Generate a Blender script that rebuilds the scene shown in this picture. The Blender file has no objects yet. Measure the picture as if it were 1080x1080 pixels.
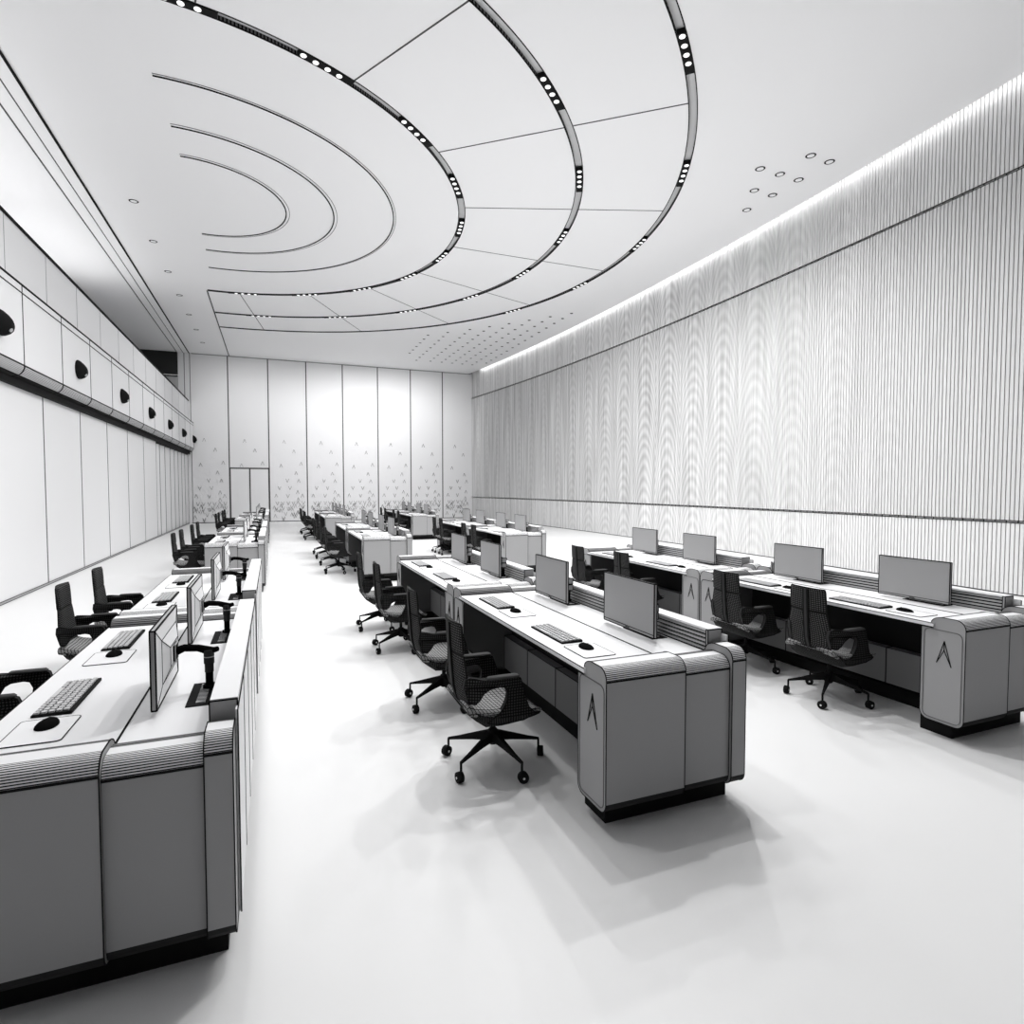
import bpy, math, random
from mathutils import Vector, Matrix
random.seed(7)
PI = math.pi
S = bpy.context.scene
COL = S.collection

# ------------------------------------------------------------------ materials
def mat(name, col, rough=0.6, spec=0.25, metal=0.0):
    m = bpy.data.materials.new(name); m.use_nodes = True
    b = m.node_tree.nodes['Principled BSDF']
    b.inputs['Base Color'].default_value = (col, col, col * 1.01, 1) if not isinstance(col, tuple) else (*col, 1)
    b.inputs['Roughness'].default_value = rough
    b.inputs['Specular IOR Level'].default_value = spec
    b.inputs['Metallic'].default_value = metal
    return m

def N(nt, typ, **kw):
    n = nt.nodes.new(typ)
    for k, v in kw.items(): setattr(n, k, v)
    return n

def math_node(nt, op, a, b=None, c=None):
    n = nt.nodes.new('ShaderNodeMath'); n.operation = op
    for i, v in enumerate((a, b, c)):
        if v is None: continue
        if isinstance(v, (int, float)): n.inputs[i].default_value = v
        else: nt.links.new(v, n.inputs[i])
    return n.outputs[0]

def grid_mat(name, base, ink, pu, pv, wu, wv):
    """cloth woven in a visible square mesh: dark threads every pu x pv metres (UV in metres)"""
    m = mat(name, base, 0.85, 0.1); nt = m.node_tree; b = nt.nodes['Principled BSDF']
    uv = N(nt, 'ShaderNodeUVMap'); sp = N(nt, 'ShaderNodeSeparateXYZ'); nt.links.new(uv.outputs[0], sp.inputs[0])
    fu = math_node(nt, 'LESS_THAN', math_node(nt, 'FRACT', math_node(nt, 'DIVIDE', sp.outputs[0], pu)), wu)
    fv = math_node(nt, 'LESS_THAN', math_node(nt, 'FRACT', math_node(nt, 'DIVIDE', sp.outputs[1], pv)), wv)
    mx = N(nt, 'ShaderNodeMix', data_type='RGBA'); nt.links.new(math_node(nt, 'MAXIMUM', fu, fv), mx.inputs[0])
    mx.inputs[6].default_value = (base, base, base, 1); mx.inputs[7].default_value = (ink, ink, ink, 1)
    nt.links.new(mx.outputs[2], b.inputs['Base Color'])
    return m

def emit_mat(name, strength, col=(1, 1, 1)):
    m = bpy.data.materials.new(name); m.use_nodes = True; nt = m.node_tree
    nt.nodes.remove(nt.nodes['Principled BSDF'])
    e = N(nt, 'ShaderNodeEmission'); e.inputs[0].default_value = (*col, 1); e.inputs[1].default_value = strength
    nt.links.new(e.outputs[0], nt.nodes['Material Output'].inputs[0])
    return m

def floor_mat():
    m = mat('white_resin_floor', 0.80, 0.38, 0.3); nt = m.node_tree; b = nt.nodes['Principled BSDF']
    tc = N(nt, 'ShaderNodeTexCoord'); no = N(nt, 'ShaderNodeTexNoise'); no.inputs['Scale'].default_value = 0.7; no.inputs['Detail'].default_value = 3
    nt.links.new(tc.outputs['Object'], no.inputs['Vector'])
    mr = N(nt, 'ShaderNodeMapRange'); mr.inputs[3].default_value = 0.78; mr.inputs[4].default_value = 0.83
    nt.links.new(no.outputs[0], mr.inputs[0]); cb = N(nt, 'ShaderNodeCombineColor')
    for i in range(3): nt.links.new(mr.outputs[0], cb.inputs[i])
    nt.links.new(cb.outputs[0], b.inputs['Base Color'])
    r2 = N(nt, 'ShaderNodeMapRange'); r2.inputs[3].default_value = 0.32; r2.inputs[4].default_value = 0.5
    nt.links.new(no.outputs[0], r2.inputs[0]); nt.links.new(r2.outputs[0], b.inputs['Roughness'])
    return m

def plaster_mat(name, col):
    m = mat(name, col, 0.7, 0.15); nt = m.node_tree; b = nt.nodes['Principled BSDF']
    tc = N(nt, 'ShaderNodeTexCoord'); no = N(nt, 'ShaderNodeTexNoise'); no.inputs['Scale'].default_value = 40
    nt.links.new(tc.outputs['Object'], no.inputs['Vector'])
    bp = N(nt, 'ShaderNodeBump'); bp.inputs['Strength'].default_value = 0.03; nt.links.new(no.outputs[0], bp.inputs['Height'])
    nt.links.new(bp.outputs[0], b.inputs['Normal'])
    return m

def veneer_mat(name='ribbed_veneer', tone=0.74):
    """pale ribbed veneer with cathedral grain arches along the wall (object space y along the wall, z up)"""
    m = mat(name, tone, 0.55, 0.2); nt = m.node_tree; b = nt.nodes['Principled BSDF']
    tc = N(nt, 'ShaderNodeTexCoord'); sp = N(nt, 'ShaderNodeSeparateXYZ'); nt.links.new(tc.outputs['Object'], sp.inputs[0])
    y, z = sp.outputs[1], sp.outputs[2]
    cell = math_node(nt, 'SUBTRACT', math_node(nt, 'FRACT', math_node(nt, 'DIVIDE', y, 1.15)), 0.5)
    par = math_node(nt, 'MULTIPLY', math_node(nt, 'MULTIPLY', cell, cell), 14.0)
    no = N(nt, 'ShaderNodeTexNoise'); no.inputs['Scale'].default_value = 0.6; nt.links.new(tc.outputs['Object'], no.inputs['Vector'])
    ph = math_node(nt, 'ADD', math_node(nt, 'ADD', math_node(nt, 'MULTIPLY', z, 3.0), par), math_node(nt, 'MULTIPLY', no.outputs[0], 2.0))
    w = math_node(nt, 'SINE', math_node(nt, 'MULTIPLY', ph, 2 * PI))
    # fine streaks running up the ribs
    mp = N(nt, 'ShaderNodeMapping'); mp.inputs['Scale'].default_value = (1, 9, 0.25); nt.links.new(tc.outputs['Object'], mp.inputs[0])
    n2 = N(nt, 'ShaderNodeTexNoise'); n2.inputs['Scale'].default_value = 1.4; n2.inputs['Detail'].default_value = 4; nt.links.new(mp.outputs[0], n2.inputs['Vector'])
    far = N(nt, 'ShaderNodeMapRange'); far.inputs[1].default_value = 6; far.inputs[2].default_value = 15; far.inputs[3].default_value = 0.0; far.inputs[4].default_value = 1.0
    nt.links.new(y, far.inputs[0])
    fade = N(nt, 'ShaderNodeMapRange'); fade.inputs[1].default_value = 15; fade.inputs[2].default_value = 22; fade.inputs[3].default_value = 1.0; fade.inputs[4].default_value = 0.25
    nt.links.new(y, fade.inputs[0])
    a = math_node(nt, 'MULTIPLY', w, math_node(nt, 'MULTIPLY', math_node(nt, 'MULTIPLY', far.outputs[0], fade.outputs[0]), 0.085))
    s = math_node(nt, 'MULTIPLY', math_node(nt, 'SUBTRACT', n2.outputs[0], 0.5), math_node(nt, 'ADD', 0.12, math_node(nt, 'MULTIPLY', far.outputs[0], 0.75)))
    v = math_node(nt, 'ADD', tone, math_node(nt, 'ADD', a, s))
    cb = N(nt, 'ShaderNodeCombineColor')
    for i in range(3): nt.links.new(v, cb.inputs[i])
    nt.links.new(cb.outputs[0], b.inputs['Base Color'])
    return m

WHITE = mat('white_laminate', 0.88, 0.45)
PAPER = plaster_mat('white_plaster', 0.82)
CEIL = plaster_mat('ceiling_plaster', 0.88)
DOOR = mat('shade_toned_door', 0.16, 0.6, 0.15)  # cabinet doors darkened to carry the shade of the knee space
GREY = mat('shade_toned_laminate', 0.35, 0.5, 0.2)  # end panels: grey paints the shade on faces turned from the light
MID = mat('mid_grey_metal', 0.45, 0.5)
RIM = mat('pale_edge_band', 0.40, 0.5)
PADM = mat('arm_pad_skin', 0.05, 0.7, 0.1)
KNEE = mat('knee_space_shade', 0.10, 0.7, 0.1)  # inner faces of the end panels, knee-space shade put into the colour
SLOPE = mat('shade_toned_cap_slope', 0.24, 0.5)  # cap slopes darkened to paint their shaded side
SCREEN = mat('shade_toned_screen', 0.36, 0.55, 0.15)  # grey carries the shade of the monitor fronts
INK = mat('black_line', 0.012, 0.7, 0.05)
DARK = mat('black_plastic', 0.005, 0.9, 0.02)
SHADE = mat('charcoal_panel', 0.035, 0.7, 0.1)
RIB = mat('groove_line', 0.025, 0.7, 0.1)
SEAM = mat('thin_seam', 0.16, 0.7, 0.1)
CHALK = mat('grey_mark', 0.07, 0.7, 0.1)
JOINT = mat('panel_joint', 0.09, 0.8, 0.05)
FAINT = mat('faint_joint', 0.35, 0.8, 0.05)
KEYCAP = mat('grey_keycap', 0.62, 0.5)
CHANNEL = mat('ring_channel', 0.62, 0.6)
BACKCLOTH = grid_mat('mesh_back_cloth', 0.085, 0.006, 0.014, 0.018, 0.45, 0.40)
SEATCLOTH = grid_mat('quilted_seat_cloth', 0.33, 0.010, 0.034, 0.026, 0.17, 0.22)
SHELL = grid_mat('dark_shell', 0.045, 0.005, 0.016, 0.016, 0.40, 0.40)
FLOORM = floor_mat()
VENEER = veneer_mat('ribbed_veneer', 0.61)
VENEER_BAND = veneer_mat('ribbed_veneer_band', 0.70)
LAMP = emit_mat('lamp_glow', 1.6)
COVE = emit_mat('cove_strip_glow', 6.0)
GALLERY_GLOW = emit_mat('ledge_glow', 1.2)

# ------------------------------------------------------------------ mesh builder
class MB:
    def __init__(s): s.v = []; s.f = []; s.m = []; s.uv = []; s.mats = []; s.sm = []
    def mi(s, m):
        if m not in s.mats: s.mats.append(m)
        return s.mats.index(m)
    def add(s, vs, fs, m, uvs=None, smooth=False):
        o = len(s.v); k = s.mi(m); s.v += [tuple(p) for p in vs]
        for f in fs:
            s.f.append([o + i for i in f]); s.m.append(k); s.sm.append(smooth)
            s.uv.append([uvs[i] for i in f] if uvs else None)
    def box(s, x0, x1, y0, y1, z0, z1, m):
        vs = [(x, y, z) for x in (x0, x1) for y in (y0, y1) for z in (z0, z1)]
        s.add(vs, [(0, 1, 3, 2), (4, 6, 7, 5), (0, 4, 5, 1), (2, 3, 7, 6), (0, 2, 6, 4), (1, 5, 7, 3)], m)
    def quad(s, a, b, c, d, m): s.add([a, b, c, d], [(0, 1, 2, 3)], m)
    def bar(s, p, q, r, m, r2=None):
        p = Vector(p); q = Vector(q); d = (q - p).normalized()
        up = Vector((0, 0, 1)) if abs(d.z) < 0.9 else Vector((1, 0, 0))
        a = d.cross(up).normalized() * r; b = d.cross(a).normalized() * (r2 or r)
        vs = [c + sa * a + sb * b for c in (p, q) for sa, sb in ((-1, -1), (1, -1), (1, 1), (-1, 1))]
        s.add(vs, [(0, 1, 2, 3), (7, 6, 5, 4), (0, 4, 5, 1), (1, 5, 6, 2), (2, 6, 7, 3), (3, 7, 4, 0)], m)
    def line(s, pts, r, m, closed=False):
        pts = list(pts)
        for i in range(len(pts) - (0 if closed else 1)): s.bar(pts[i], pts[(i + 1) % len(pts)], r, m)
    def edges_box(s, x0, x1, y0, y1, z0, z1, r, m):
        for a in (z0, z1): s.line([(x0, y0, a), (x1, y0, a), (x1, y1, a), (x0, y1, a)], r, m, True)
        for x in (x0, x1):
            for y in (y0, y1): s.bar((x, y, z0), (x, y, z1), r, m)
    def prism(s, poly, axis, a0, a1, m, cap=None, per=None, smooth=False):
        """poly: 2-D outline; axis 'x' -> poly is (y,z); 'y' -> (x,z); 'z' -> (x,y). per: material of each side face"""
        def P(u, v, a): return {'x': (a, u, v), 'y': (u, a, v), 'z': (u, v, a)}[axis]
        n = len(poly)
        for i in range(n):
            (u, v), (w, t) = poly[i], poly[(i + 1) % n]
            s.add([P(u, v, a0), P(w, t, a0), P(w, t, a1), P(u, v, a1)], [(0, 1, 2, 3)], per[i] if per else m, smooth=smooth)
        for a, fl in ((a0, 1), (a1, 0)):
            vs = [P(u, v, a) for u, v in poly]
            idx = list(range(n))
            s.add(vs, [idx[::-1] if fl else idx], cap or m, [(u, v) for u, v in poly])
    def ring(s, rings, m, closed=True, caps=True, smooth=True, uv=True):
        """loft through rings of equal point count"""
        n = len(rings[0]); vs = [p for r in rings for p in r]; fs = []; us = []
        if uv:
            lu = 0
            for k, r in enumerate(rings):
                if k: lu += (Vector(r[0]) - Vector(rings[k - 1][0])).length
                lv = 0
                for i in range(n):
                    if i: lv += (Vector(r[i]) - Vector(r[i - 1])).length
                    us.append((lu, lv))
        for k in range(len(rings) - 1):
            for i in range(n if closed else n - 1):
                j = (i + 1) % n
                fs.append((k * n + i, k * n + j, (k + 1) * n + j, (k + 1) * n + i))
        s.add(vs, fs, m, us if uv else None, smooth)
        if caps and closed:
            for r, fl in ((rings[0], 1), (rings[-1], 0)):
                idx = list(range(n)); s.add(r, [idx[::-1] if fl else idx], m, [(p[0], p[1]) for p in r])
    def tube(s, pts, rad, m, n=10):
        pts = [Vector(p) for p in pts]; rad = rad if isinstance(rad, (list, tuple)) else [rad] * len(pts); rings = []
        for i, p in enumerate(pts):
            d = (pts[min(i + 1, len(pts) - 1)] - pts[max(i - 1, 0)]).normalized()
            up = Vector((0, 0, 1)) if abs(d.z) < 0.95 else Vector((1, 0, 0))
            a = d.cross(up).normalized(); b = a.cross(d).normalized()
            rings.append([tuple(p + rad[i] * (math.cos(t) * a + math.sin(t) * b)) for t in [2 * PI * k / n for k in range(n)]])
        s.ring(rings, m, uv=False)
    def cyl(s, c, axis, r, h, m, n=16):
        d = {'x': Vector((1, 0, 0)), 'y': Vector((0, 1, 0)), 'z': Vector((0, 0, 1))}[axis]
        c = Vector(c); s.tube([c - d * h / 2, c + d * h / 2], r, m, n)
    def build(s, name, parent=None):
        me = bpy.data.meshes.new(name)
        me.from_pydata(s.v, [], s.f)
        for m in s.mats: me.materials.append(m)
        me.polygons.foreach_set('material_index', s.m)
        me.polygons.foreach_set('use_smooth', s.sm)
        if any(u is not None for u in s.uv):
            ul = me.uv_layers.new(name='UVMap'); d = ul.data; k = 0
            for p, u in zip(me.polygons, s.uv):
                for j in range(p.loop_total):
                    if u: d[p.loop_start + j].uv = u[j]
        me.update(); me.validate()
        o = bpy.data.objects.new(name, me); COL.objects.link(o)
        if parent: o.parent = parent
        return o

def rrect(x0, x1, y0, y1, r, n=5):
    out = []
    for cx, cy, a in ((x1 - r, y1 - r, 0), (x0 + r, y1 - r, 90), (x0 + r, y0 + r, 180), (x1 - r, y0 + r, 270)):
        for k in range(n + 1):
            t = math.radians(a + 90 * k / n); out.append((cx + r * math.cos(t), cy + r * math.sin(t)))
    return out

def empty(name, loc=(0, 0, 0)):
    o = bpy.data.objects.new(name, None); o.empty_display_size = 0.1; COL.objects.link(o); o.location = loc; return o
def tag(o, label, cat, group=None):
    o['label'] = label; o['category'] = cat
    if group: o['group'] = group
    return o
def structure(o): o['kind'] = 'structure'; return o
def dup(o, loc, label=None, parent=None, rz=None):
    kids = [c for c in KIDS[o.name]] if o.name in KIDS else list(o.children)
    r = o.copy(); COL.objects.link(r)
    if parent is None:
        r.location = loc
        if rz is not None: r.rotation_euler.z = rz
        if label: r['label'] = label
    else: r.parent = parent
    for c in kids:
        d = c.copy(); COL.objects.link(d); d.parent = r
        for g in list(c.children):
            e = g.copy(); COL.objects.link(e); e.parent = d
    return r
KIDS = {}

# ================================================================== THE ROOM
H = 7.6; YB = 30.06; XL = -3.5; YF = -2.5
def wall_x(y): return 10.72 - (y - 15.5) ** 2 / 240.0

b = MB(); b.box(-6.5, 12.5, YF, YB + 0.3, -0.15, 0, FLOORM); structure(b.build('floor'))

# ---- wall under the balcony: flat panels, then folding panels near the end wall
b = MB()
b.box(XL - 0.3, XL, YF, 22.15, 0, 3.2, PAPER)
yj = [3.9, 5.93, 7.95, 9.98, 12.0, 14.03, 16.06, 18.1, 20.15, 22.15]
for i, y in enumerate(yj): b.box(XL - 0.01, XL + 0.004, y - 0.016, y + 0.016, 0.03, 3.14, JOINT)
ys = [22.15, 22.93, 23.97, 25.1, 26.1, 27.08, 28.06, 29.0, YB]
for i in range(len(ys) - 1):
    y0, y1 = ys[i], ys[i + 1]
    b.prism([(XL - 0.3, y0), (XL - 0.09, y0), (XL - 0.02, y1), (XL - 0.3, y1)], 'z', 0, 3.06, PAPER)
    b.box(XL - 0.04, XL - 0.014, y1 - 0.03, y1 + 0.02, 0.03, 3.06, JOINT)
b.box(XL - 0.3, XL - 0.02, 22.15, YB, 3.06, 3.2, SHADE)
structure(b.build('wall_left'))
b = MB(); b.box(XL, XL + 0.012, YF, YB - 0.12, 0, 0.04, RIM); b.bar((XL + 0.012, YF, 0.04), (XL + 0.012, YB - 0.12, 0.04), 0.004, JOINT); b.bar((XL + 0.014, YF, 0.004), (XL + 0.014, YB - 0.12, 0.004), 0.004, JOINT)
structure(b.build('baseboard_left'))
# ---- balcony front with a rounded lower edge
b = MB(); XB = -3.27
prof = [(-6.4, 3.2), (XB - 0.16, 3.2)]; per = [INK, INK]
nb = 12
arc = []
for k in range(nb + 1):
    t = PI / 2 * k / nb; arc.append((XB - 0.16 + 0.16 * math.sin(t), 3.36 - 0.16 * math.cos(t)))
for k in range(nb):
    (u, v), (w, t) = arc[k], arc[k + 1]
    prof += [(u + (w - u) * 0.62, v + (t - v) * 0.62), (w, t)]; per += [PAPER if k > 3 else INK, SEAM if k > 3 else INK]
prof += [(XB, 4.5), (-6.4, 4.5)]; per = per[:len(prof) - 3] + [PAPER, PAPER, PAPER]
b.prism(prof, 'y', YF, YB - 0.02, PAPER, per=per)
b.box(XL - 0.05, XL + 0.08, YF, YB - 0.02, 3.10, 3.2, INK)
for z, r in ((3.36, 0.007), (4.38, 0.007), (4.495, 0.012)): b.bar((XB, YF, z), (XB, YB - 0.02, z), r, INK)
y = 10.53 - 1.677 * 5
while y < YB:
    b.box(XB - 0.02, XB + 0.004, y - 0.011, y + 0.011, 3.36, 4.5, INK)
    for k in range(nb): b.bar((arc[k][0], y, arc[k][1]), (arc[k + 1][0], y, arc[k + 1][1]), 0.010, INK)
    y += 1.677
structure(b.build('wall_balcony'))
b = MB(); XP = -3.445
b.box(XP - 0.06, XP, YF, YB - 0.02, 4.5, 5.46, PAPER)
y = 10.5 - 1.66 * 5
while y < YB: b.box(XP - 0.01, XP + 0.003, y - 0.008, y + 0.008, 4.52, 5.46, FAINT); y += 1.66
structure(b.build('wall_parapet'))
b = MB(); b.box(XP - 0.09, XP + 0.02, YF, YB - 0.02, 5.46, 5.505, INK); structure(b.build('trim_1'))
# ---- gallery behind the parapet
b = MB(); b.box(-6.6, -6.4, YF, YB + 0.3, 4.5, 7.75, PAPER); structure(b.build('wall_gallery'))
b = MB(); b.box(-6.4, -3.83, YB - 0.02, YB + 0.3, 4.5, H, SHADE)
b.box(-6.4, -3.83, YB - 0.16, YB - 0.02, 6.50, 6.56, SHADE); b.box(-6.4, -3.83, YB - 0.05, YB - 0.021, 6.56, 6.585, GALLERY_GLOW)
b.box(-6.4, -3.83, YB - 0.10, YB - 0.02, 5.0, 6.5, MID)
structure(b.build('wall_gallery_end'))
# ---- end wall with tall panels and a scatter of small chevrons
b = MB()
b.box(-3.83, 10.6, YB, YB + 0.3, 0, H, PAPER)
joints = [-3.58, -3.36, -1.84, -0.15, 1.53, 3.21, 4.90, 6.55, 8.22]
for x in joints:
    w = 0.014 if x < -3 else 0.024
    z0 = 0
    b.box(x - w, x + w, YB - 0.006, YB + 0.01, z0, H, JOINT if x > -3 else SEAM)
b.box(-3.3, 9.75, YB - 0.006, YB + 0.01, H - 0.04, H, FAINT)
b.bar((-3.4, YB - 0.006, 0.015), (9.75, YB - 0.006, 0.015), 0.018, CHALK)
base = [(56, 280, 1), (96, 248, 1), (44, 196, 1), (121, 204, 1), (102, 170, 1), (68, 145, 0), (113, 143, 1), (38, 119, 0), (79, 119, 0), (109, 103, 1), (24, 91, 1), (70, 91, 0), (125, 91, 1),
        (30, 65, 0), (48, 65, 0), (70, 65, 0), (89, 65, 0), (108, 78, 1), (128, 66, 0), (108, 66, 1)]
rr = random.Random(3)
for k in range(30): base.append((16 + rr.random() * 116, 6 + 50 * rr.random() ** 0.8, rr.random() < 0.5))
def chevron(x, z, up, sz):
    a = 1 if up else -1
    y = YB - 0.006; top = (x, y, z + a * sz * 0.6); l = (x - sz * 0.45, y, z - a * sz * 0.5); r = (x + sz * 0.45, y, z - a * sz * 0.5)
    b.bar(top, l, 0.012, CHALK, 0.004); b.bar(top, r, 0.012, CHALK, 0.004)
starts = [-3.5, -1.84, -0.15, 1.53, 3.21, 4.90, 6.55, 8.22]
for si, x0 in enumerate(starts):
    for (u, v, up) in base:
        x = x0 + u * 0.0115 + rr.uniform(-0.02, 0.02); z = v * 0.0134
        if x > 9.6: continue
        if si == 1 and z < 2.58: continue
        chevron(x, z, up, 0.15)
structure(b.build('wall_back'))
# double door
b = MB()
b.box(-1.80, -0.19, YB - 0.012, YB - 0.004, 0.0, 2.5, PAPER)
for x in (-1.82, -0.99, -0.17): b.box(x - 0.03, x + 0.03, YB - 0.02, YB - 0.004, 0, 2.5, JOINT)
b.box(-1.84, -0.15, YB - 0.02, YB - 0.004, 2.47, 2.53, JOINT)
structure(b.build('door_1'))

# ---- ribbed wall, gently curved in plan, in three bands with reveals between
b = MB(); pitch = 0.063
def band(z0, z1, off, ya, yb_, gap, vm):
    n = int((yb_ - ya) / pitch)
    for i in range(n):
        y0 = ya + i * pitch; y1 = y0 + pitch
        def P(y, d, z): return (wall_x(y) - off - d, y, z)
        q = [(y0, 0.0), (y0 + gap, 0.0), (y0 + gap + 0.002, 0.016), (y1 - 0.002, 0.016), (y1, 0.0)]
        for j in range(4):
            (ya_, da), (yc, dc) = q[j], q[j + 1]
            b.add([P(ya_, da, z0), P(yc, dc, z0), P(yc, dc, z1), P(ya_, da, z1)], [(3, 2, 1, 0)], JOINT if j == 0 else vm)
        for z, fl in ((z0, 0), (z1, 1)):
            vs = [(wall_x(y0) - off - 0.018, y0, z), (wall_x(y1) - off - 0.018, y1, z), (wall_x(y1) + 0.1, y1, z), (wall_x(y0) + 0.1, y0, z)]
            b.add(vs, [(3, 2, 1, 0) if fl else (0, 1, 2, 3)], RIM)
GAP = 0.0105
band(0.02, 1.085, 0.0, YF, YB, GAP, VENEER_BAND)
band(1.125, 6.29, 0.03, YF, 28.6, GAP, VENEER)
band(1.125, 6.29, 0.0, 28.6, YB, GAP, VENEER_BAND)
band(6.34, 7.95, 0.0, YF, YB, GAP, VENEER_BAND)
n = 110
for i in range(n):
    y0 = YF + (YB - YF) * i / n; y1 = YF + (YB - YF) * (i + 1) / n
    for (za, zb) in ((-0.0, 0.02), (1.085, 1.125), (6.29, 6.34)):
        b.quad((wall_x(y0) + 0.015, y0, za), (wall_x(y0) + 0.015, y0, zb), (wall_x(y1) + 0.015, y1, zb), (wall_x(y1) + 0.015, y1, za), INK if za < 0.01 else PAPER)
    for z, q in ((1.087, 0.02), (1.123, 0.045), (6.292, 0.045), (6.338, 0.02)): b.bar((wall_x(y0) - q, y0, z), (wall_x(y1) - q, y1, z), 0.0045, INK)
    b.quad((wall_x(y0) + 0.1, y0, -0.02), (wall_x(y0) + 0.1, y0, 8.0), (wall_x(y1) + 0.1, y1, 8.0), (wall_x(y1) + 0.1, y1, -0.02), PAPER)
yt = YF
while yt < 28.6:
    for za, zb in ((1.087, 1.123), (6.292, 6.338)): b.bar((wall_x(yt) - 0.02, yt, za), (wall_x(yt) - 0.02, yt, zb), 0.005, INK)
    yt += 0.16
b.box(wall_x(28.6) - 0.05, wall_x(28.6) - 0.0, 28.585, 28.615, 1.125, 6.29, WHITE)
structure(b.build('wall_right'))

# ---- ceiling: half-round field of three recessed rings, cove gap along the ribbed wall
C0 = (-1.75, 14.42); RINGS = [(5.87, 6.01), (8.31, 8.45), (10.29, 10.42)]
COVEGAP = 0.16
b = MB()
def bound(t):
    """distance from C0 to the ceiling outline in direction t"""
    dx, dy = math.cos(t), math.sin(t); lo, hi = 0.0, 40.0
    for _ in range(40):
        m = (lo + hi) / 2; x = C0[0] + dx * m; y = C0[1] + dy * m
        if x > wall_x(y) - COVEGAP or y > YB or y < YF: hi = m
        else: lo = m
    return lo
ts = [-PI / 2 + PI * k / 400 for k in range(401)]
def CP(r, t, z): return (C0[0] + r * math.cos(t), C0[1] + r * math.sin(t), z)
D = 0.06
for i in range(400):
    t0, t1 = ts[i], ts[i + 1]
    rs = [0.0] + [r for pr in RINGS for r in pr]
    R0, R1 = bound(t0), bound(t1)
    for k in range(0, 6, 2):
        a, c = rs[k], rs[k + 1]
        b.quad(CP(a, t0, H), CP(c, t0, H), CP(c, t1, H), CP(a, t1, H), CEIL)
    b.quad(CP(rs[6], t0, H), CP(R0, t0, H), CP(R1, t1, H), CP(rs[6], t1, H), CEIL)
    for a, c in RINGS:
        b.quad(CP(a, t0, H + D), CP(c, t0, H + D), CP(c, t1, H + D), CP(a, t1, H + D), CHANNEL)
        tm = t0 + (t1 - t0) * 0.45
        for r in (a, c):
            b.quad(CP(r, t0, H), CP(r, tm, H), CP(r, tm, H + D), CP(r, t0, H + D), INK)
            b.quad(CP(r, tm, H), CP(r, t1, H), CP(r, t1, H + D), CP(r, tm, H + D), SEAM)
            b.bar(CP(r, t0, H), CP(r, t1, H), 0.007, INK)
# flat sheet on the balcony side and the strips beside it
b.box(-3.38, C0[0], YF, YB, H, H + 0.2, CEIL)
b.box(-6.6, -3.85, YF, YB, H + 0.0, H + 0.2, CEIL)
b.box(-3.85, -3.38, YF, YB, H - 0.012, H + 0.2, CEIL)
for x, w in ((-3.85, 0.013), (-3.61, 0.009), (-3.38, 0.021)): b.box(x - w, x + w, YF, YB - 0.01, H - 0.018, H - 0.008, INK if w > 0.02 else JOINT)
b.box(C0[0] - 0.035, C0[0] + 0.0, 20.4, YB - 0.01, H - 0.012, H + 0.005, JOINT)
# thin concentric lines and radial joints
for (cx, cy, r, a0, a1) in ((-1.40, 14.15, 1.76, -92, 92), (-1.38, 14.18, 2.74, -92, 92), (-1.39, 14.20, 4.04, -92, 92)):
    for dr, w, mm in ((0, 0.011, INK), (0.07, 0.005, SEAM)):
        if r > 4 and dr: dr = 0.05
        pts = [(cx + (r + dr) * math.cos(math.radians(a0 + (a1 - a0) * k / 120)), cy + (r + dr) * math.sin(math.radians(a0 + (a1 - a0) * k / 120)), H - 0.002) for k in range(121)]
        b.line(pts, w, mm)
for k in range(-8, 9):
    a = math.radians(0.0 + k * 20.3 + 0.3)
    if abs(a) > PI / 2: continue
    for (ra, rb) in ((6.01, 8.31), (8.45, 10.29)): b.bar(CP(ra, a, H - 0.001), CP(rb, a, H - 0.001), 0.011, JOINT, 0.004)
# roof above the cove gap
for i in range(60):
    y0 = YF + (YB - YF) * i / 60; y1 = YF + (YB - YF) * (i + 1) / 60
    b.quad((wall_x(y0) - COVEGAP - 0.25, y0, H + 0.34), (wall_x(y0) + 0.1, y0, H + 0.34), (wall_x(y1) + 0.1, y1, H + 0.34), (wall_x(y1) - COVEGAP - 0.25, y1, H + 0.34), PAPER)
    b.quad((wall_x(y0) - COVEGAP, y0, H), (wall_x(y0) - COVEGAP, y0, H + 0.12), (wall_x(y1) - COVEGAP, y1, H + 0.12), (wall_x(y1) - COVEGAP, y1, H), PAPER)
structure(b.build('ceiling'))
# light strip in the cove
b = MB()
for i in range(58):
    y0 = YF + (28.9 - YF) * i / 58; y1 = YF + (28.9 - YF) * (i + 1) / 58
    b.quad((wall_x(y0) - COVEGAP + 0.01, y0, H + 0.07), (wall_x(y0) - 0.05, y0, H + 0.07), (wall_x(y1) - 0.05, y1, H + 0.07), (wall_x(y1) - COVEGAP + 0.01, y1, H + 0.07), COVE)
o = b.build('cove_light'); tag(o, 'bright light strip in the ceiling gap along the ribbed wall', 'light strip')

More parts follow.
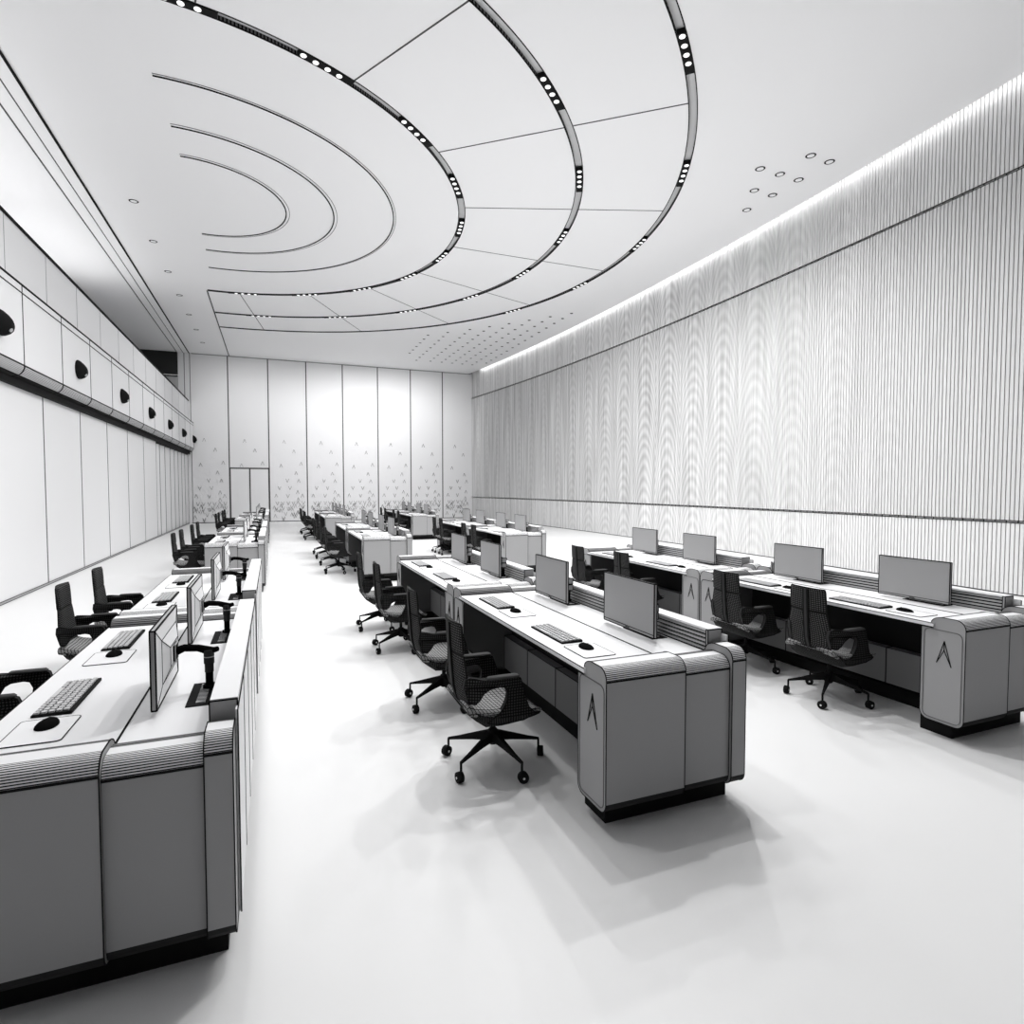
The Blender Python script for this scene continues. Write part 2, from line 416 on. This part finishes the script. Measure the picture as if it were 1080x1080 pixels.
# ================================================================== DESKS
LEN = 2.465; DEP = 0.83; ZD = 0.74
def cap_profile(zt, zb=0.10, y_in=0.27, thick=0.165, front=0.0, R=0.06, step=True, rb=0.05):
    """outline of an end panel in (y,z) with per-face materials: rounded ribbed shoulder, flat top, ribbed slope to the worktop"""
    P = []; M = []
    def go(pt, m): P.append(pt); M.append(m)
    n = 4
    for k in range(n + 1):
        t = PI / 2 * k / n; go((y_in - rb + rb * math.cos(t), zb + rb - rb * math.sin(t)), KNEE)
    for k in range(n + 1):
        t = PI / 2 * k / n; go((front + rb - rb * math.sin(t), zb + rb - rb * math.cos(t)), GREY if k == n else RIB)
    nb = 11; prev = (front, zt - R); go(prev, WHITE)
    for k in range(1, nb + 1):
        t = PI / 2 * k / nb; cur = (front + R - R * math.cos(t), zt - R + R * math.sin(t))
        mid = (prev[0] + (cur[0] - prev[0]) * 0.54, prev[1] + (cur[1] - prev[1]) * 0.54)
        M[-1] = WHITE; go(mid, RIB); go(cur, WHITE); prev = cur
    go((thick - 0.03, zt), WHITE)
    prev = (thick - 0.03, zt); nb = 6; z1 = ZD - 0.002
    for k in range(1, nb + 1):
        t = PI / 2 * k / nb; cur = (thick - 0.03 + 0.075 * math.sin(t), z1 + (zt - z1) * math.cos(t))
        mid = (prev[0] + (cur[0] - prev[0]) * 0.5, prev[1] + (cur[1] - prev[1]) * 0.5)
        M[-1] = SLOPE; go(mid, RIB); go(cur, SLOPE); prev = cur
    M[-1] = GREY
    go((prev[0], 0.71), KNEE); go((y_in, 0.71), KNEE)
    return P, M
def mirror(P, M):
    Q = [(LEN - y, z) for y, z in P][::-1]
    n = len(P); R = [M[(n - 2 - i) % n] for i in range(n)]
    return Q, R

def make_desk():
    root = empty('control_desk')
    # worktops
    b = MB(); b.box(0, 0.453, 0.19, LEN - 0.19, ZD - 0.03, ZD, WHITE)
    b.line([(0, 0.19, ZD - 0.001), (0, LEN - 0.19, ZD - 0.001)], 0.002, INK); b.line([(0, 0.19, ZD - 0.028), (0, LEN - 0.19, ZD - 0.028)], 0.004, INK)
    b.bar((0.455, 0.215, ZD), (0.455, LEN - 0.215, ZD), 0.0034, INK)
    b.build('worktop', root)
    b = MB(); b.box(0.457, 0.75, 0.19, LEN - 0.19, ZD - 0.03, ZD, WHITE); b.build('rear_worktop', root)
    # end panels: main, middle, rear section on both ends
    for far in (0, 1):
        for nm, x0, x1, zt, fr, yi in (('end_panel', 0.012, 0.4565, 0.785, 0.0, 0.27), ('middle_end_panel', 0.4585, 0.7435, 0.762, 0.018, 0.25), ('rear_end_panel', 0.7455, 0.832, 0.802, 0.0, 0.20)):
            P, M = cap_profile(zt, front=fr, y_in=yi)
            if far: P, M = mirror(P, M)
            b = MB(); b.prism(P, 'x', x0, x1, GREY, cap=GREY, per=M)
            # edge band round the outline
            n = len(P)
            for x in ((x0, x1) if nm != 'middle_end_panel' else (x1,)):
                b.line([(x, y, z) for y, z in P], 0.0019, INK, True)
            if nm == 'end_panel':
                cx = sum(p[0] for p in P) / n; 
                ins = [(LEN / 2 + (y - LEN / 2) * 1.0, z) for y, z in P]
                # pale inner band following the outline
                yl, yr = (0.0, 0.27) if not far else (LEN - 0.27, LEN)
                q = rrect(yl + 0.018, yr - 0.018, 0.118, 0.70 if 1 else 0.7, 0.035, 4)
                b.line([(x0 - 0.001, y, z) for y, z in q], 0.0022, INK if far else SEAM, True)
            # line where the shoulder starts
            yy = (fr if not far else LEN - fr); b.bar((x0, yy, zt - 0.06), (x1, yy, zt - 0.06), 0.0038, INK)
            y2 = 0.21 if not far else LEN - 0.21
            b.bar((x0, y2, ZD + 0.001), (x1, y2, ZD + 0.001), 0.002, INK)
            o = b.build(nm, root)
            if nm == 'end_panel':
                yc = 0.125 if not far else LEN - 0.125
                e = MB(); xx = x0 - 0.0015
                A = (xx, yc, 0.635); L1 = (xx, yc + 0.045, 0.487); L2 = (xx, yc - 0.045, 0.475); Mm = (xx, yc, 0.575)
                for p, q in ((A, L1), (A, L2), (L1, Mm), (Mm, L2), (A, Mm)): e.bar(p, q, 0.0019, INK)
                e.build('emblem', o)
    # slatted rail between the two ends
    b = MB(); y0, y1 = 0.19, LEN - 0.19; x0, x1 = 0.752, 0.836; zt = 0.865
    b.box(x0 + 0.02, x1, y0, y1, ZD - 0.03, zt - 0.012, INK)
    b.box(x0 - 0.002, x1 + 0.004, y0, y1, zt - 0.012, zt, WHITE)
    for k in range(5):
        z = ZD + 0.004 + k * 0.0225; b.box(x0 + 0.008, x0 + 0.021, y0 + 0.012, y1 - 0.012, z, z + 0.0115, MID)
    for ya, yb_ in ((y0 - 0.002, y0 + 0.014), (y1 - 0.014, y1 + 0.002)):
        b.box(x0 - 0.004, x1 + 0.002, ya, yb_, ZD, zt - 0.006, MID)
        b.edges_box(x0 - 0.004, x1 + 0.002, ya, yb_, ZD, zt - 0.006, 0.0022, INK)
    b.build('rail', root)
    # outer panels on the back of the desk
    n = 5; w = (LEN - 0.28) / n
    for k in range(n):
        b = MB(); ya = 0.14 + k * w; b.box(x1 - 0.002, x1 + 0.006, ya + 0.004, ya + w - 0.004, 0.10, zt - 0.03, WHITE)
        b.bar((x1 + 0.006, ya, 0.10), (x1 + 0.006, ya, zt - 0.03), 0.0022, INK); b.bar((x1 + 0.006, ya, zt - 0.03), (x1 + 0.006, ya + w, zt - 0.03), 0.002, INK)
        b.build('back_panel', root)
    # knee space
    b = MB(); b.box(0.43, 0.45, 0.25, LEN - 0.25, 0.10, 0.71, INK); b.build('shaded_modesty_panel', root)  # painted black for the deep shadow under the worktop
    w = (LEN - 0.56) / 4
    for k in range(4):
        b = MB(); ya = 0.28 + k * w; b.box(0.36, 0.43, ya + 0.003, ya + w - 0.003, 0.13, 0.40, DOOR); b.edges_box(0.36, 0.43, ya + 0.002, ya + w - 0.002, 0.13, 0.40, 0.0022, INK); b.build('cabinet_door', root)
    b = MB(); b.box(0.07, 0.80, 0.10, 0.30, 0, 0.10, INK); b.box(0.07, 0.80, LEN - 0.30, LEN - 0.10, 0, 0.10, INK); b.box(0.40, 0.80, 0.30, LEN - 0.30, 0, 0.10, INK); b.build('plinth', root)
    for k in range(2):
        b = MB(); ya = 0.52 + 1.06 * k
        b.box(0.630, 0.735, ya, ya + 0.31, ZD - 0.002, ZD + 0.004, INK); b.box(0.665, 0.70, ya + 0.03, ya + 0.28, ZD + 0.002, ZD + 0.008, KEYCAP)
        for j in range(14): b.bar((0.665, ya + 0.05 + j * 0.0165, ZD + 0.0085), (0.70, ya + 0.035 + j * 0.0165, ZD + 0.0085), 0.0015, INK)
        b.build('cable_port', root)
    return root

# ================================================================== MONITOR (origin: foot of the post on the worktop)
def make_monitor(xs=-0.100):
    root = empty('computer_monitor')
    w, z0, z1 = 0.272, 0.012, 0.320
    b = MB(); b.box(xs, xs + 0.018, -w, w, z0, z1, MID)
    b.edges_box(xs, xs + 0.018, -w, w, z0, z1, 0.0027, INK)
    b.build('bezel', root)
    b = MB(); b.box(xs - 0.001, xs, -w + 0.008, w - 0.008, z0 + 0.018, z1 - 0.008, SCREEN)
    b.bar((xs - 0.001, -w, z0 + 0.016), (xs - 0.001, w, z0 + 0.016), 0.0018, INK); b.bar((xs - 0.001, -0.02, z0 + 0.009), (xs - 0.001, 0.02, z0 + 0.009), 0.002, INK)
    b.build('screen', root)
    # back cover: shallow pyramid of bevels with seam lines
    b = MB(); xb = xs + 0.018
    def rect(x, yy, za, zb): return [(x, -yy, za), (x, yy, za), (x, yy, zb), (x, -yy, zb)]
    rs = [rect(xb, w - 0.004, z0 + 0.004, z1 - 0.004), rect(xb + 0.008, 0.185, 0.085, 0.262), rect(xb + 0.026, 0.10, 0.130, 0.212)]
    b.ring(rs, WHITE, smooth=False, uv=False)
    for r in rs[1:]: b.line(r, 0.0014, INK, True)
    for k in range(4): b.line([rs[0][k], rs[1][k], rs[2][k]], 0.0014, INK)
    b.build('back_cover', root)
    # arm: plate, elbow, post
    b = MB(); b.box(xb + 0.022, xb + 0.034, -0.036, 0.036, 0.135, 0.205, INK); b.edges_box(xb + 0.022, xb + 0.034, -0.036, 0.036, 0.135, 0.205, 0.002, MID); b.build('mounting_plate', root)
    py = 0.0 if xs < -0.15 else -0.115
    b = MB()
    b.tube([(xb + 0.034, 0, 0.17), (xb * 0.6, 0.004 + py * 0.4, 0.180), (xb * 0.3 + 0.005, 0.006 + py * 0.8, 0.174), (0.012, 0.004 + py, 0.155)], [0.018, 0.016, 0.015, 0.019], DARK, 10)
    b.tube([(0.008, 0.002 + py, 0.158), (0.036, -0.012 + py, 0.168)], [0.014, 0.011], DARK, 8)
    b.build('elbow_arm', root)
    b = MB(); b.cyl((0, py, 0.065), 'z', 0.0155, 0.13, DARK); b.cyl((0, py, 0.135), 'z', 0.021, 0.06, SHADE); b.cyl((0, py, 0.135), 'z', 0.0215, 0.004, MID); b.cyl((0, py, 0.085), 'z', 0.018, 0.035, SHADE); b.cyl((0, py, 0.006), 'z', 0.026, 0.012, DARK)
    if py:
        for z0_, z1_ in ((0.085, 0.125), (0.132, 0.172)):
            b.box(-0.018, 0.024, py - 0.026, py + 0.026, z0_, z1_, MID); b.edges_box(-0.018, 0.024, py - 0.026, py + 0.026, z0_, z1_, 0.0022, INK)
    b.build('post', root)
    return root

def make_keyboard():
    root = empty('keyboard')
    b = MB(); b.prism([(-0.066, 0), (0.066, 0), (0.066, 0.012), (-0.066, 0.007)], 'y', -0.215, 0.215, INK); b.build('base', root)
    b = MB()
    for r in range(5):
        x0 = -0.060 + r * 0.0242; n = [11, 14, 14, 14, 14][r]; ws = [1.0] * n
        if r == 0: ws = [1.2, 1.2, 1.2, 5.4, 1, 1, 1, 1, 1, 1, 1][:11]
        if r == 2: ws[0] = 1.5; ws[-4] = 1.5
        t = sum(ws); y = 0.210; z = 0.0072 + 0.0009 * (r + 1)
        for wd in ws:
            dy = 0.42 * wd / t; b.box(x0, x0 + 0.0165, y - dy + 0.0046, y - 0.0046, z, z + 0.007, KEYCAP); y -= dy
    b.build('keys', root)
    return root

def make_mouse():
    b = MB(); rings = []
    for k in range(9):
        t = PI / 2 * k / 8 * 0.98
        s = math.cos(t); z = 0.021 * math.sin(t)
        rings.append([(0.036 * s * math.cos(a) * (1 - 0.15 * math.sin(a)), 0.060 * s * math.sin(a) + 0.006 * math.sin(t), z) for a in [2 * PI * j / 20 for j in range(20)]])
    b.ring(rings, DARK, uv=False)
    root = b.build('computer_mouse')
    w = MB(); w.cyl((0, 0.026, 0.0165), 'x', 0.006, 0.006, SHADE, 10); w.build('scroll_wheel', root)
    return root

def make_pad():
    b = MB(); q = rrect(-0.094, 0.094, -0.125, 0.125, 0.016, 4); b.prism(q, 'z', 0, 0.0025, WHITE)
    b.line([(x, y, 0.0015) for x, y in q], 0.0016, INK, True)
    return b.build('mouse_pad')

# ================================================================== CHAIR (origin on the floor under the column; faces +x)
def make_chair():
    root = empty('swivel_chair')
    # seat cushion
    def sec(y, k, drop):
        top = [(-0.275, 0.425), (-0.262, 0.44), (-0.20, 0.418), (-0.10, 0.402), (0.02, 0.40), (0.12, 0.394), (0.19, 0.374), (0.222, 0.352)]
        bot = [(0.215, 0.342), (0.12, 0.345), (0.0, 0.345), (-0.12, 0.345), (-0.22, 0.37), (-0.27, 0.405)]
        c = 0.375
        return [(x * (0.94 + 0.06 * k), y, c + (z - c) * k - drop) for x, z in top + bot]
    b = MB(); rings = [sec(y, k, d) for y, k, d in ((-0.222, 0.15, -0.006), (-0.215, 0.6, -0.002), (-0.19, 0.92, 0), (-0.11, 1, 0.004), (0, 1, 0.008), (0.11, 1, 0.004), (0.19, 0.92, 0), (0.215, 0.6, -0.002), (0.222, 0.15, -0.006))]
    b.ring(rings, SEATCLOTH)
    b.build('seat', root)
    # shell under the seat, pointed at front and back
    b = MB()
    def ssec(y, k):
        pts = [(-0.285, 0.415), (-0.20, 0.375), (-0.05, 0.352), (0.12, 0.348), (0.235, 0.345), (0.225, 0.333), (0.10, 0.308), (-0.05, 0.296), (-0.15, 0.300), (-0.225, 0.345)]
        return [(x * k, y, 0.35 + (z - 0.35) * k) for x, z in pts]
    b.ring([ssec(y, k) for y, k in ((-0.228, 0.72), (-0.2, 0.93), (-0.1, 1), (0, 1.0), (0.1, 1), (0.2, 0.93), (0.228, 0.72))], SHELL)
    b.build('seat_shell', root)
    # wing arms
    wing = [(-0.285, 0.53), (-0.278, 0.575), (-0.25, 0.588), (-0.215, 0.585), (-0.18, 0.579), (-0.14, 0.575), (0.055, 0.575), (0.075, 0.568), (0.098, 0.50), (0.118, 0.43), (0.135, 0.39), (0.175, 0.352),
            (0.10, 0.325), (-0.06, 0.320), (-0.14, 0.335), (-0.06, 0.372), (-0.025, 0.405), (0.0, 0.45), (0.005, 0.49), (-0.015, 0.525), (-0.05, 0.532), (-0.12, 0.527), (-0.165, 0.505), (-0.19, 0.465), (-0.215, 0.44), (-0.255, 0.445)]
    for s in (-1, 1):
        b = MB(); y0 = s * 0.205; n = len(wing)
        def off(x, z): return 0.018 * max(0, (z - 0.40) / 0.2) - 0.045 * max(0, (-x - 0.17) / 0.1)
        inner = [(x, y0 + s * (off(x, z) - 0.008), z) for x, z in wing]; outer = [(x, y0 + s * (off(x, z) + 0.022), z) for x, z in wing]
        uv = [(x, z) for x, z in wing]; idx = list(range(n))
        b.add(inner, [idx], SHELL, uv); b.add(outer, [idx[::-1]], SHELL, uv)
        for i in range(n): j = (i + 1) % n; b.add([inner[i], inner[j], outer[j], outer[i]], [(0, 1, 2, 3)], SHADE)
        b.line(outer, 0.0028, INK, True); b.line(inner, 0.0022, INK, True)
        o = b.build('armrest', root)
        p = MB(); yy = y0 + s * 0.022
        p.ring([[(x, yy + dy * k, 0.577 + dz * k) for dy, dz in ((-0.026, 0), (0.026, 0), (0.028, 0.006), (0.018, 0.013), (-0.018, 0.013), (-0.028, 0.006))] for x, k in ((-0.14, 0.5), (-0.13, 0.95), (-0.03, 1), (0.055, 0.95), (0.068, 0.5))], PADM)
        p.build('arm_pad', o)
    # back in two padded panels
    def panel(zs, name):
        b = MB(); rings = []
        for z, hw, x, th in zs:
            r = []
            for k in range(13):
                u = -1 + 2 * k / 12; r.append((x + 0.012 * (1 - abs(u)) ** 0.7 * -1 + 0.022 * u * u, u * hw, z))
            for k in range(13):
                u = 1 - 2 * k / 12; r.append((x + th * (1 - 0.55 * u ** 6) + 0.018 * u * u, u * hw * 0.985, z))
            rings.append(r)
        b.ring(rings, BACKCLOTH)
        for z, hw, x, th in (zs[0], zs[-1]):
            b.line([(x - 0.012 * (1 - abs(u)) ** 0.7 + 0.022 * u * u, u * hw, z) for u in [-1 + k / 6 for k in range(13)]], 0.003, INK)
        for s in (-1, 1): b.line([(x + 0.024, s * hw, z) for z, hw, x, th in zs], 0.004, INK)
        return b.build(name, root)
    panel([(0.705, 0.152, -0.300, 0.030), (0.712, 0.160, -0.304, 0.034), (0.78, 0.158, -0.309, 0.038), (0.850, 0.155, -0.314, 0.036), (0.866, 0.151, -0.315, 0.030), (0.872, 0.143, -0.314, 0.016)], 'headrest')
    panel([(0.425, 0.165, -0.262, 0.012), (0.455, 0.190, -0.272, 0.028), (0.52, 0.196, -0.284, 0.034), (0.60, 0.180, -0.292, 0.036), (0.66, 0.166, -0.297, 0.036), (0.698, 0.158, -0.300, 0.030)], 'backrest')
    b = MB()
    for y in (-0.021, 0.012): b.line([(-0.270, y, 0.42), (-0.300, y, 0.50), (-0.312, y, 0.62), (-0.322, y, 0.74), (-0.329, y, 0.862)], 0.007, INK)
    b.line([(-0.266, -0.005, 0.42), (-0.297, -0.005, 0.50), (-0.309, -0.005, 0.62), (-0.320, -0.005, 0.74), (-0.326, -0.005, 0.862)], 0.010, SHADE)
    b.build('spine', root)
    # the seat, arms and back sit a little forward over the column
    for o in [c for c in root.children] + [g for c in root.children for g in c.children]:
        for v in o.data.vertices:
            if v.co.x < 0: v.co.x *= 0.82
    # column and star base with castors
    b = MB(); b.cyl((0, 0, 0.25), 'z', 0.0145, 0.12, INK); b.cyl((0, 0, 0.305), 'z', 0.05, 0.014, INK); b.build('gas_column', root)
    b = MB(); b.tube([(0, 0, 0.115), (0, 0, 0.13), (0, 0, 0.19), (0, 0, 0.205)], [0.022, 0.034, 0.034, 0.024], INK, 14)
    angs = [math.radians(-4 + 72 * k) for k in range(5)]
    for a in angs:
        c, s_ = math.cos(a), math.sin(a); rings = []
        for r, hw, z0, z1 in ((0.02, 0.022, 0.140, 0.195), (0.12, 0.015, 0.128, 0.164), (0.22, 0.010, 0.112, 0.132), (0.288, 0.008, 0.101, 0.113)):
            rings.append([(c * r - s_ * hw * q, s_ * r + c * hw * q, z) for q, z in ((-1, z0), (1, z0), (0.7, z1), (-0.7, z1))])
        b.ring(rings, INK, smooth=False, uv=False)
    base = b.build('star_base', root)
    for a in angs:
        c, s_ = math.cos(a), math.sin(a); b = MB()
        p = Vector((c * 0.285, s_ * 0.285, 0))
        b.tube([p + Vector((0, 0, 0.106)), p + Vector((0, 0, 0.06))], 0.007, INK, 8)
        d = Vector((math.cos(a + 1.2), math.sin(a + 1.2), 0)); q = p + Vector((c * 0.012, s_ * 0.012, 0.030)); ax = Vector((-d.y, d.x, 0))
        b.tube([q - ax * 0.019, q - ax * 0.016, q + ax * 0.016, q + ax * 0.019], [0.024, 0.030, 0.030, 0.024], INK, 16)
        for sg in (-1, 1): b.tube([q + ax * sg * 0.0185, q + ax * sg * 0.0205], 0.007, WHITE, 8)
        b.build('caster', base)
    return root

# ================================================================== PLACING THE FURNITURE
ORD = ['sixth', 'fifth', 'fourth', 'third', 'second', 'first']
ROWS = [  # name, x of the user edge, y of each desk, spacing factor, hub offset of the chairs, chairs' y
    ('balcony row', -0.97, [2.14, 4.56, 9.80, 12.22, 17.35, 19.77], 0.976, -0.305, [2.85, 3.86, 5.48, 6.45, 10.95, 11.85, 13.35, 14.3, 18.7, 19.6, 21.1, 22.0]),
    ('middle row', 1.39, [2.32, 4.797, 10.15, 12.627, 18.0, 20.477], 1.0, -0.213, [3.22, 4.30, 5.92, 6.90, 11.65, 12.95, 14.2, 15.2, 19.3, 20.1, 21.8, 22.6]),
    ('ribbed-wall row', 3.96, [2.32, 4.797, 10.15, 12.627, 18.0, 20.477], 1.0, -0.005, [3.27, 4.14, 5.85, 6.68, 11.3, 11.97, 13.8, 14.43, 19.0, 19.80, 21.42, 22.27]),
]
protos = {}
def place(kind, make, loc, label, cat, group, sy=1.0):
    if kind not in protos:
        o = make(); protos[kind] = o; KIDS[o.name] = list(o.children); o.location = loc; o['label'] = label
        tag(o, label, cat, group)
    else: o = dup(protos[kind], loc, label)
    if sy != 1.0: o.scale = (1, sy, 1)
    else: o.scale = (1, 1, 1)
    return o
SKIP = set()
for ri, (row, x0, ys_, sc, hub, cy) in enumerate(ROWS):
    for i, y0 in enumerate(ys_):
        where = '%s desk from the end wall, %s' % (ORD[i], row)
        place('desk', make_desk, (x0, y0, 0), 'long white control desk with shade-toned ends, %s' % where, 'desk', 'control desks with rounded end panels', sc)
        for k in range(2):
            seat = ('nearer', 'farther')[k]; wh = '%s seat of %s' % (seat, where)
            if ('c', ri, i, k) not in SKIP:
                place('chair', make_chair, (x0 + hub - (0.036 if ri == 1 and 2 * i + k >= 3 else 0.12 if ri == 2 and i == 1 and k == 1 else 0.0), cy[2 * i + k], 0), 'dark mesh swivel chair, %s' % wh, 'chair', 'swivel chairs at the control desks')
            dy = 1.02 * k * sc
            place('monitor_long' if ri == 0 else 'monitor', (lambda: make_monitor(-0.175)) if ri == 0 else make_monitor, (x0 + 0.70, y0 + (0.735 + 1.085 * k) * sc, ZD + 0.0105), 'flat grey monitor on arm, %s' % wh, 'monitor', 'monitors on the control desks')
            place('keyboard', make_keyboard, (x0 + 0.165, y0 + 0.84 * sc + dy, ZD + 0.0008), 'grey keyboard on worktop, %s' % wh, 'keyboard', 'keyboards on the control desks')
            place('pad', make_pad, (x0 + 0.178, y0 + 0.455 * sc + dy, ZD + 0.0008), 'white mouse pad on worktop, %s' % wh, 'mouse pad', 'mouse pads on the control desks')
            place('mouse', make_mouse, (x0 + 0.185, y0 + 0.505 * sc + dy, ZD + 0.0040), 'black mouse on pad, %s' % wh, 'mouse', 'mice on the control desks')

# ================================================================== FITTINGS
def make_nozzle():
    root = empty('air_nozzle')
    b = MB(); rings = []
    for x, r in ((0.0, 0.165), (0.015, 0.172), (0.05, 0.160), (0.10, 0.125), (0.135, 0.085), (0.15, 0.05)):
        rings.append([(x, r * math.cos(a), r * math.sin(a) - 0.25 * x) for a in [2 * PI * j / 24 for j in range(24)]])
    b.ring(rings, INK, uv=False); b.build('dome', root)
    b = MB(); b.tube([(0.10, -0.03, -0.09), (0.142, -0.035, -0.105)], [0.030, 0.026], MID, 12); b.build('jet', root)
    return root
ny = [9.72, 13.06, 16.45, 19.85, 23.22, 26.56, 29.85]
for i, y in enumerate(ny):
    place('nozzle', make_nozzle, (XB, y, 3.77), 'black domed air nozzle on balcony front, %s from the end wall' % ['seventh', 'sixth', 'fifth', 'fourth', 'third', 'second', 'first'][i], 'air nozzle', 'air nozzles along the balcony front')

# four-lamp spotlights in the ceiling rings
def make_ringlamp():
    root = empty('ceiling_spotlight')
    b = MB(); b.box(-0.062, 0.062, -0.42, 0.42, -0.018, 0.05, INK); b.build('housing', root)
    for k in range(4):
        c = MB(); y = -0.36 + 0.185 * k; c.cyl((0, y, -0.019), 'z', 0.042, 0.006, LAMP, 16); c.build('lamp', root)
    return root
NUM = ['first', 'second', 'third', 'fourth', 'fifth', 'sixth', 'seventh', 'eighth', 'ninth', 'tenth', 'eleventh', 'twelfth']
spots = []
DEG = [80.5, 62.5, 44, 25.6, 7.9, -9.9, -28.2, -46.5, -64.5, -82.5]
for (ra, rc), nm, degs in zip(RINGS, ('inner', 'middle', 'outer'), (DEG, DEG, DEG)):
    for i, dg in enumerate(sorted(degs, reverse=True)):
        if nm == 'outer' and dg > 30: continue
        t = math.radians(dg); r = (ra + rc) / 2; p = CP(r, t, H + 0.0)
        o = place('ringlamp', make_ringlamp, p, 'black four-lamp spotlight in %s ceiling ring, %s from the end wall' % (nm, NUM[i]), 'ceiling light', 'spotlights in the ceiling rings')
        o.rotation_euler.z = t; spots.append((p, nm, dg))
# round downlights
def make_downlight():
    root = empty('downlight')
    b = MB(); n = 24
    for k in range(n):
        a0, a1 = 2 * PI * k / n, 2 * PI * (k + 1) / n
        for r0, r1, z0, z1, m in ((0.075, 0.092, -0.012, -0.002, RIB), (0.060, 0.075, 0.0, -0.012, INK)):
            b.quad((r0 * math.cos(a0), r0 * math.sin(a0), z0), (r0 * math.cos(a1), r0 * math.sin(a1), z0), (r1 * math.cos(a1), r1 * math.sin(a1), z1), (r1 * math.cos(a0), r1 * math.sin(a0), z1), m)
    b.build('trim_ring', root)
    b = MB(); b.cyl((0, 0, -0.004), 'z', 0.062, 0.004, WHITE, 20); b.build('lens', root)
    return root
ly = [14.68, 16.86, 19.04, 21.22, 23.44, 25.55, 27.73]
for i, y in enumerate(ly):
    place('downlight', make_downlight, (-2.61, y, H), 'small round downlight above the balcony side, %s from the end wall' % NUM[6 - i], 'ceiling light', 'downlights above the balcony side')
rp = [(9.09, 8.13, 'third row, inner'), (9.58, 8.15, 'third row, wall side'), (8.58, 8.81, 'second row, inner'), (9.08, 8.82, 'second row, middle'), (9.58, 8.84, 'second row, wall side'), (9.09, 9.48, 'tip row, inner'), (9.58, 9.49, 'tip row, wall side'), (9.57, 10.19, 'lone tip')]
def make_bigdown():
    root = make_downlight(); root.name = 'recessed_downlight'; return root
for x, y, nm in rp:
    place('bigdown', make_bigdown, (x, y, H), 'round recessed downlight beside ribbed wall, %s of the triangle' % nm, 'ceiling light', 'triangle of downlights beside the ribbed wall')
# field of tiny spots in the corner
def make_dot():
    b = MB(); n = 10
    b.tube([(0, 0, -0.012), (0, 0, 0.0)], [0.05, 0.055], JOINT, n)
    return b.build('pin_spotlight')
for x, ya, yb_ in ((5.74, 23.06, 26.6), (6.35, 22.38, 27.9), (7.01, 21.65, 28.0), (7.57, 21.0, 28.1), (8.09, 20.35, 28.2), (8.60, 19.67, 28.2), (9.11, 19.0, 28.0), (9.61, 18.36, 27.4)):
    y = ya
    while y <= yb_:
        place('dot', make_dot, (x, y, H), 'tiny pin spotlight in the triangular field of dots by the ceiling corner', 'ceiling light', 'pin spotlights in the ceiling corner')
        y += 0.675

# ================================================================== LIGHTS
def spot(loc, target, power, size_deg, blend=0.6, radius=0.12, name='lamp'):
    l = bpy.data.lights.new(name, 'SPOT'); l.energy = power; l.spot_size = math.radians(size_deg); l.spot_blend = blend; l.shadow_soft_size = radius
    o = bpy.data.objects.new(name, l); COL.objects.link(o); o.location = loc
    d = Vector(target) - Vector(loc); o.rotation_euler = d.to_track_quat('-Z', 'Y').to_euler()
    return o
def power(nm, dg):
    p = {80.5: 120, 62.5: 150, 44: 155, 25.6: 190, 7.9: 225, -9.9: 270, -28.2: 330, -46.5: 320, -64.5: 240, -82.5: 120}[dg]
    return p * ((0.55 if nm == 'outer' else 1.0) if dg > -25 else {'inner': 0.62, 'middle': 1.15, 'outer': 1.95}[nm])
for p, nm, dg in spots:
    spot((p[0], p[1], H - 0.12), (p[0], p[1], 0), power(nm, dg), 165, 1.0, 0.10, 'spotlight_beam')
for x, e in ((-2.2, 180), (-0.2, 260), (2.4, 420), (4.4, 480), (6.2, 420), (7.8, 170)):
    spot((x, 26.0, H - 0.06), (x, YB, 3.9), e, 94, 1.0, 0.03, 'wall_wash_beam')
for y in (9.0, 11.6, 14.2, 16.8, 19.2):
    spot((-5.2, y, 5.4), (-4.7, y, H), 120, 125, 1.0, 0.15, 'gallery_uplight')

w = bpy.data.worlds.new('World'); S.world = w; w.use_nodes = True
bg = w.node_tree.nodes['Background']; bg.inputs[0].default_value = (0.9, 0.9, 0.92, 1); bg.inputs[1].default_value = 0.10

# ================================================================== CAMERA
f = 624.4; vx, vy = 288.0, 514.0
pitch_ = math.atan(26 / f); psi = math.atan((540 - vx) / f * math.cos(pitch_))
F = Vector((math.sin(psi) * math.cos(pitch_), math.cos(psi) * math.cos(pitch_), -math.sin(pitch_)))
Rt = Vector((math.cos(psi), -math.sin(psi), 0)); U = Rt.cross(F)
cam = bpy.data.cameras.new('camera'); cam.sensor_width = 36; cam.lens = f * 36 / 1080; cam.clip_start = 0.05
co = bpy.data.objects.new('camera', cam); COL.objects.link(co)
co.matrix_world = Matrix(((Rt.x, U.x, -F.x, 0), (Rt.y, U.y, -F.y, 0), (Rt.z, U.z, -F.z, 1.62), (0, 0, 0, 1)))
S.camera = co
vs = S.view_settings; vs.view_transform = 'Standard'; vs.look = 'None'; vs.exposure = 0.0; vs.gamma = 1.0
try: vs.use_curve_mapping = False
except Exception: pass
S.cycles.use_denoising = True
S.cycles.max_bounces = 8
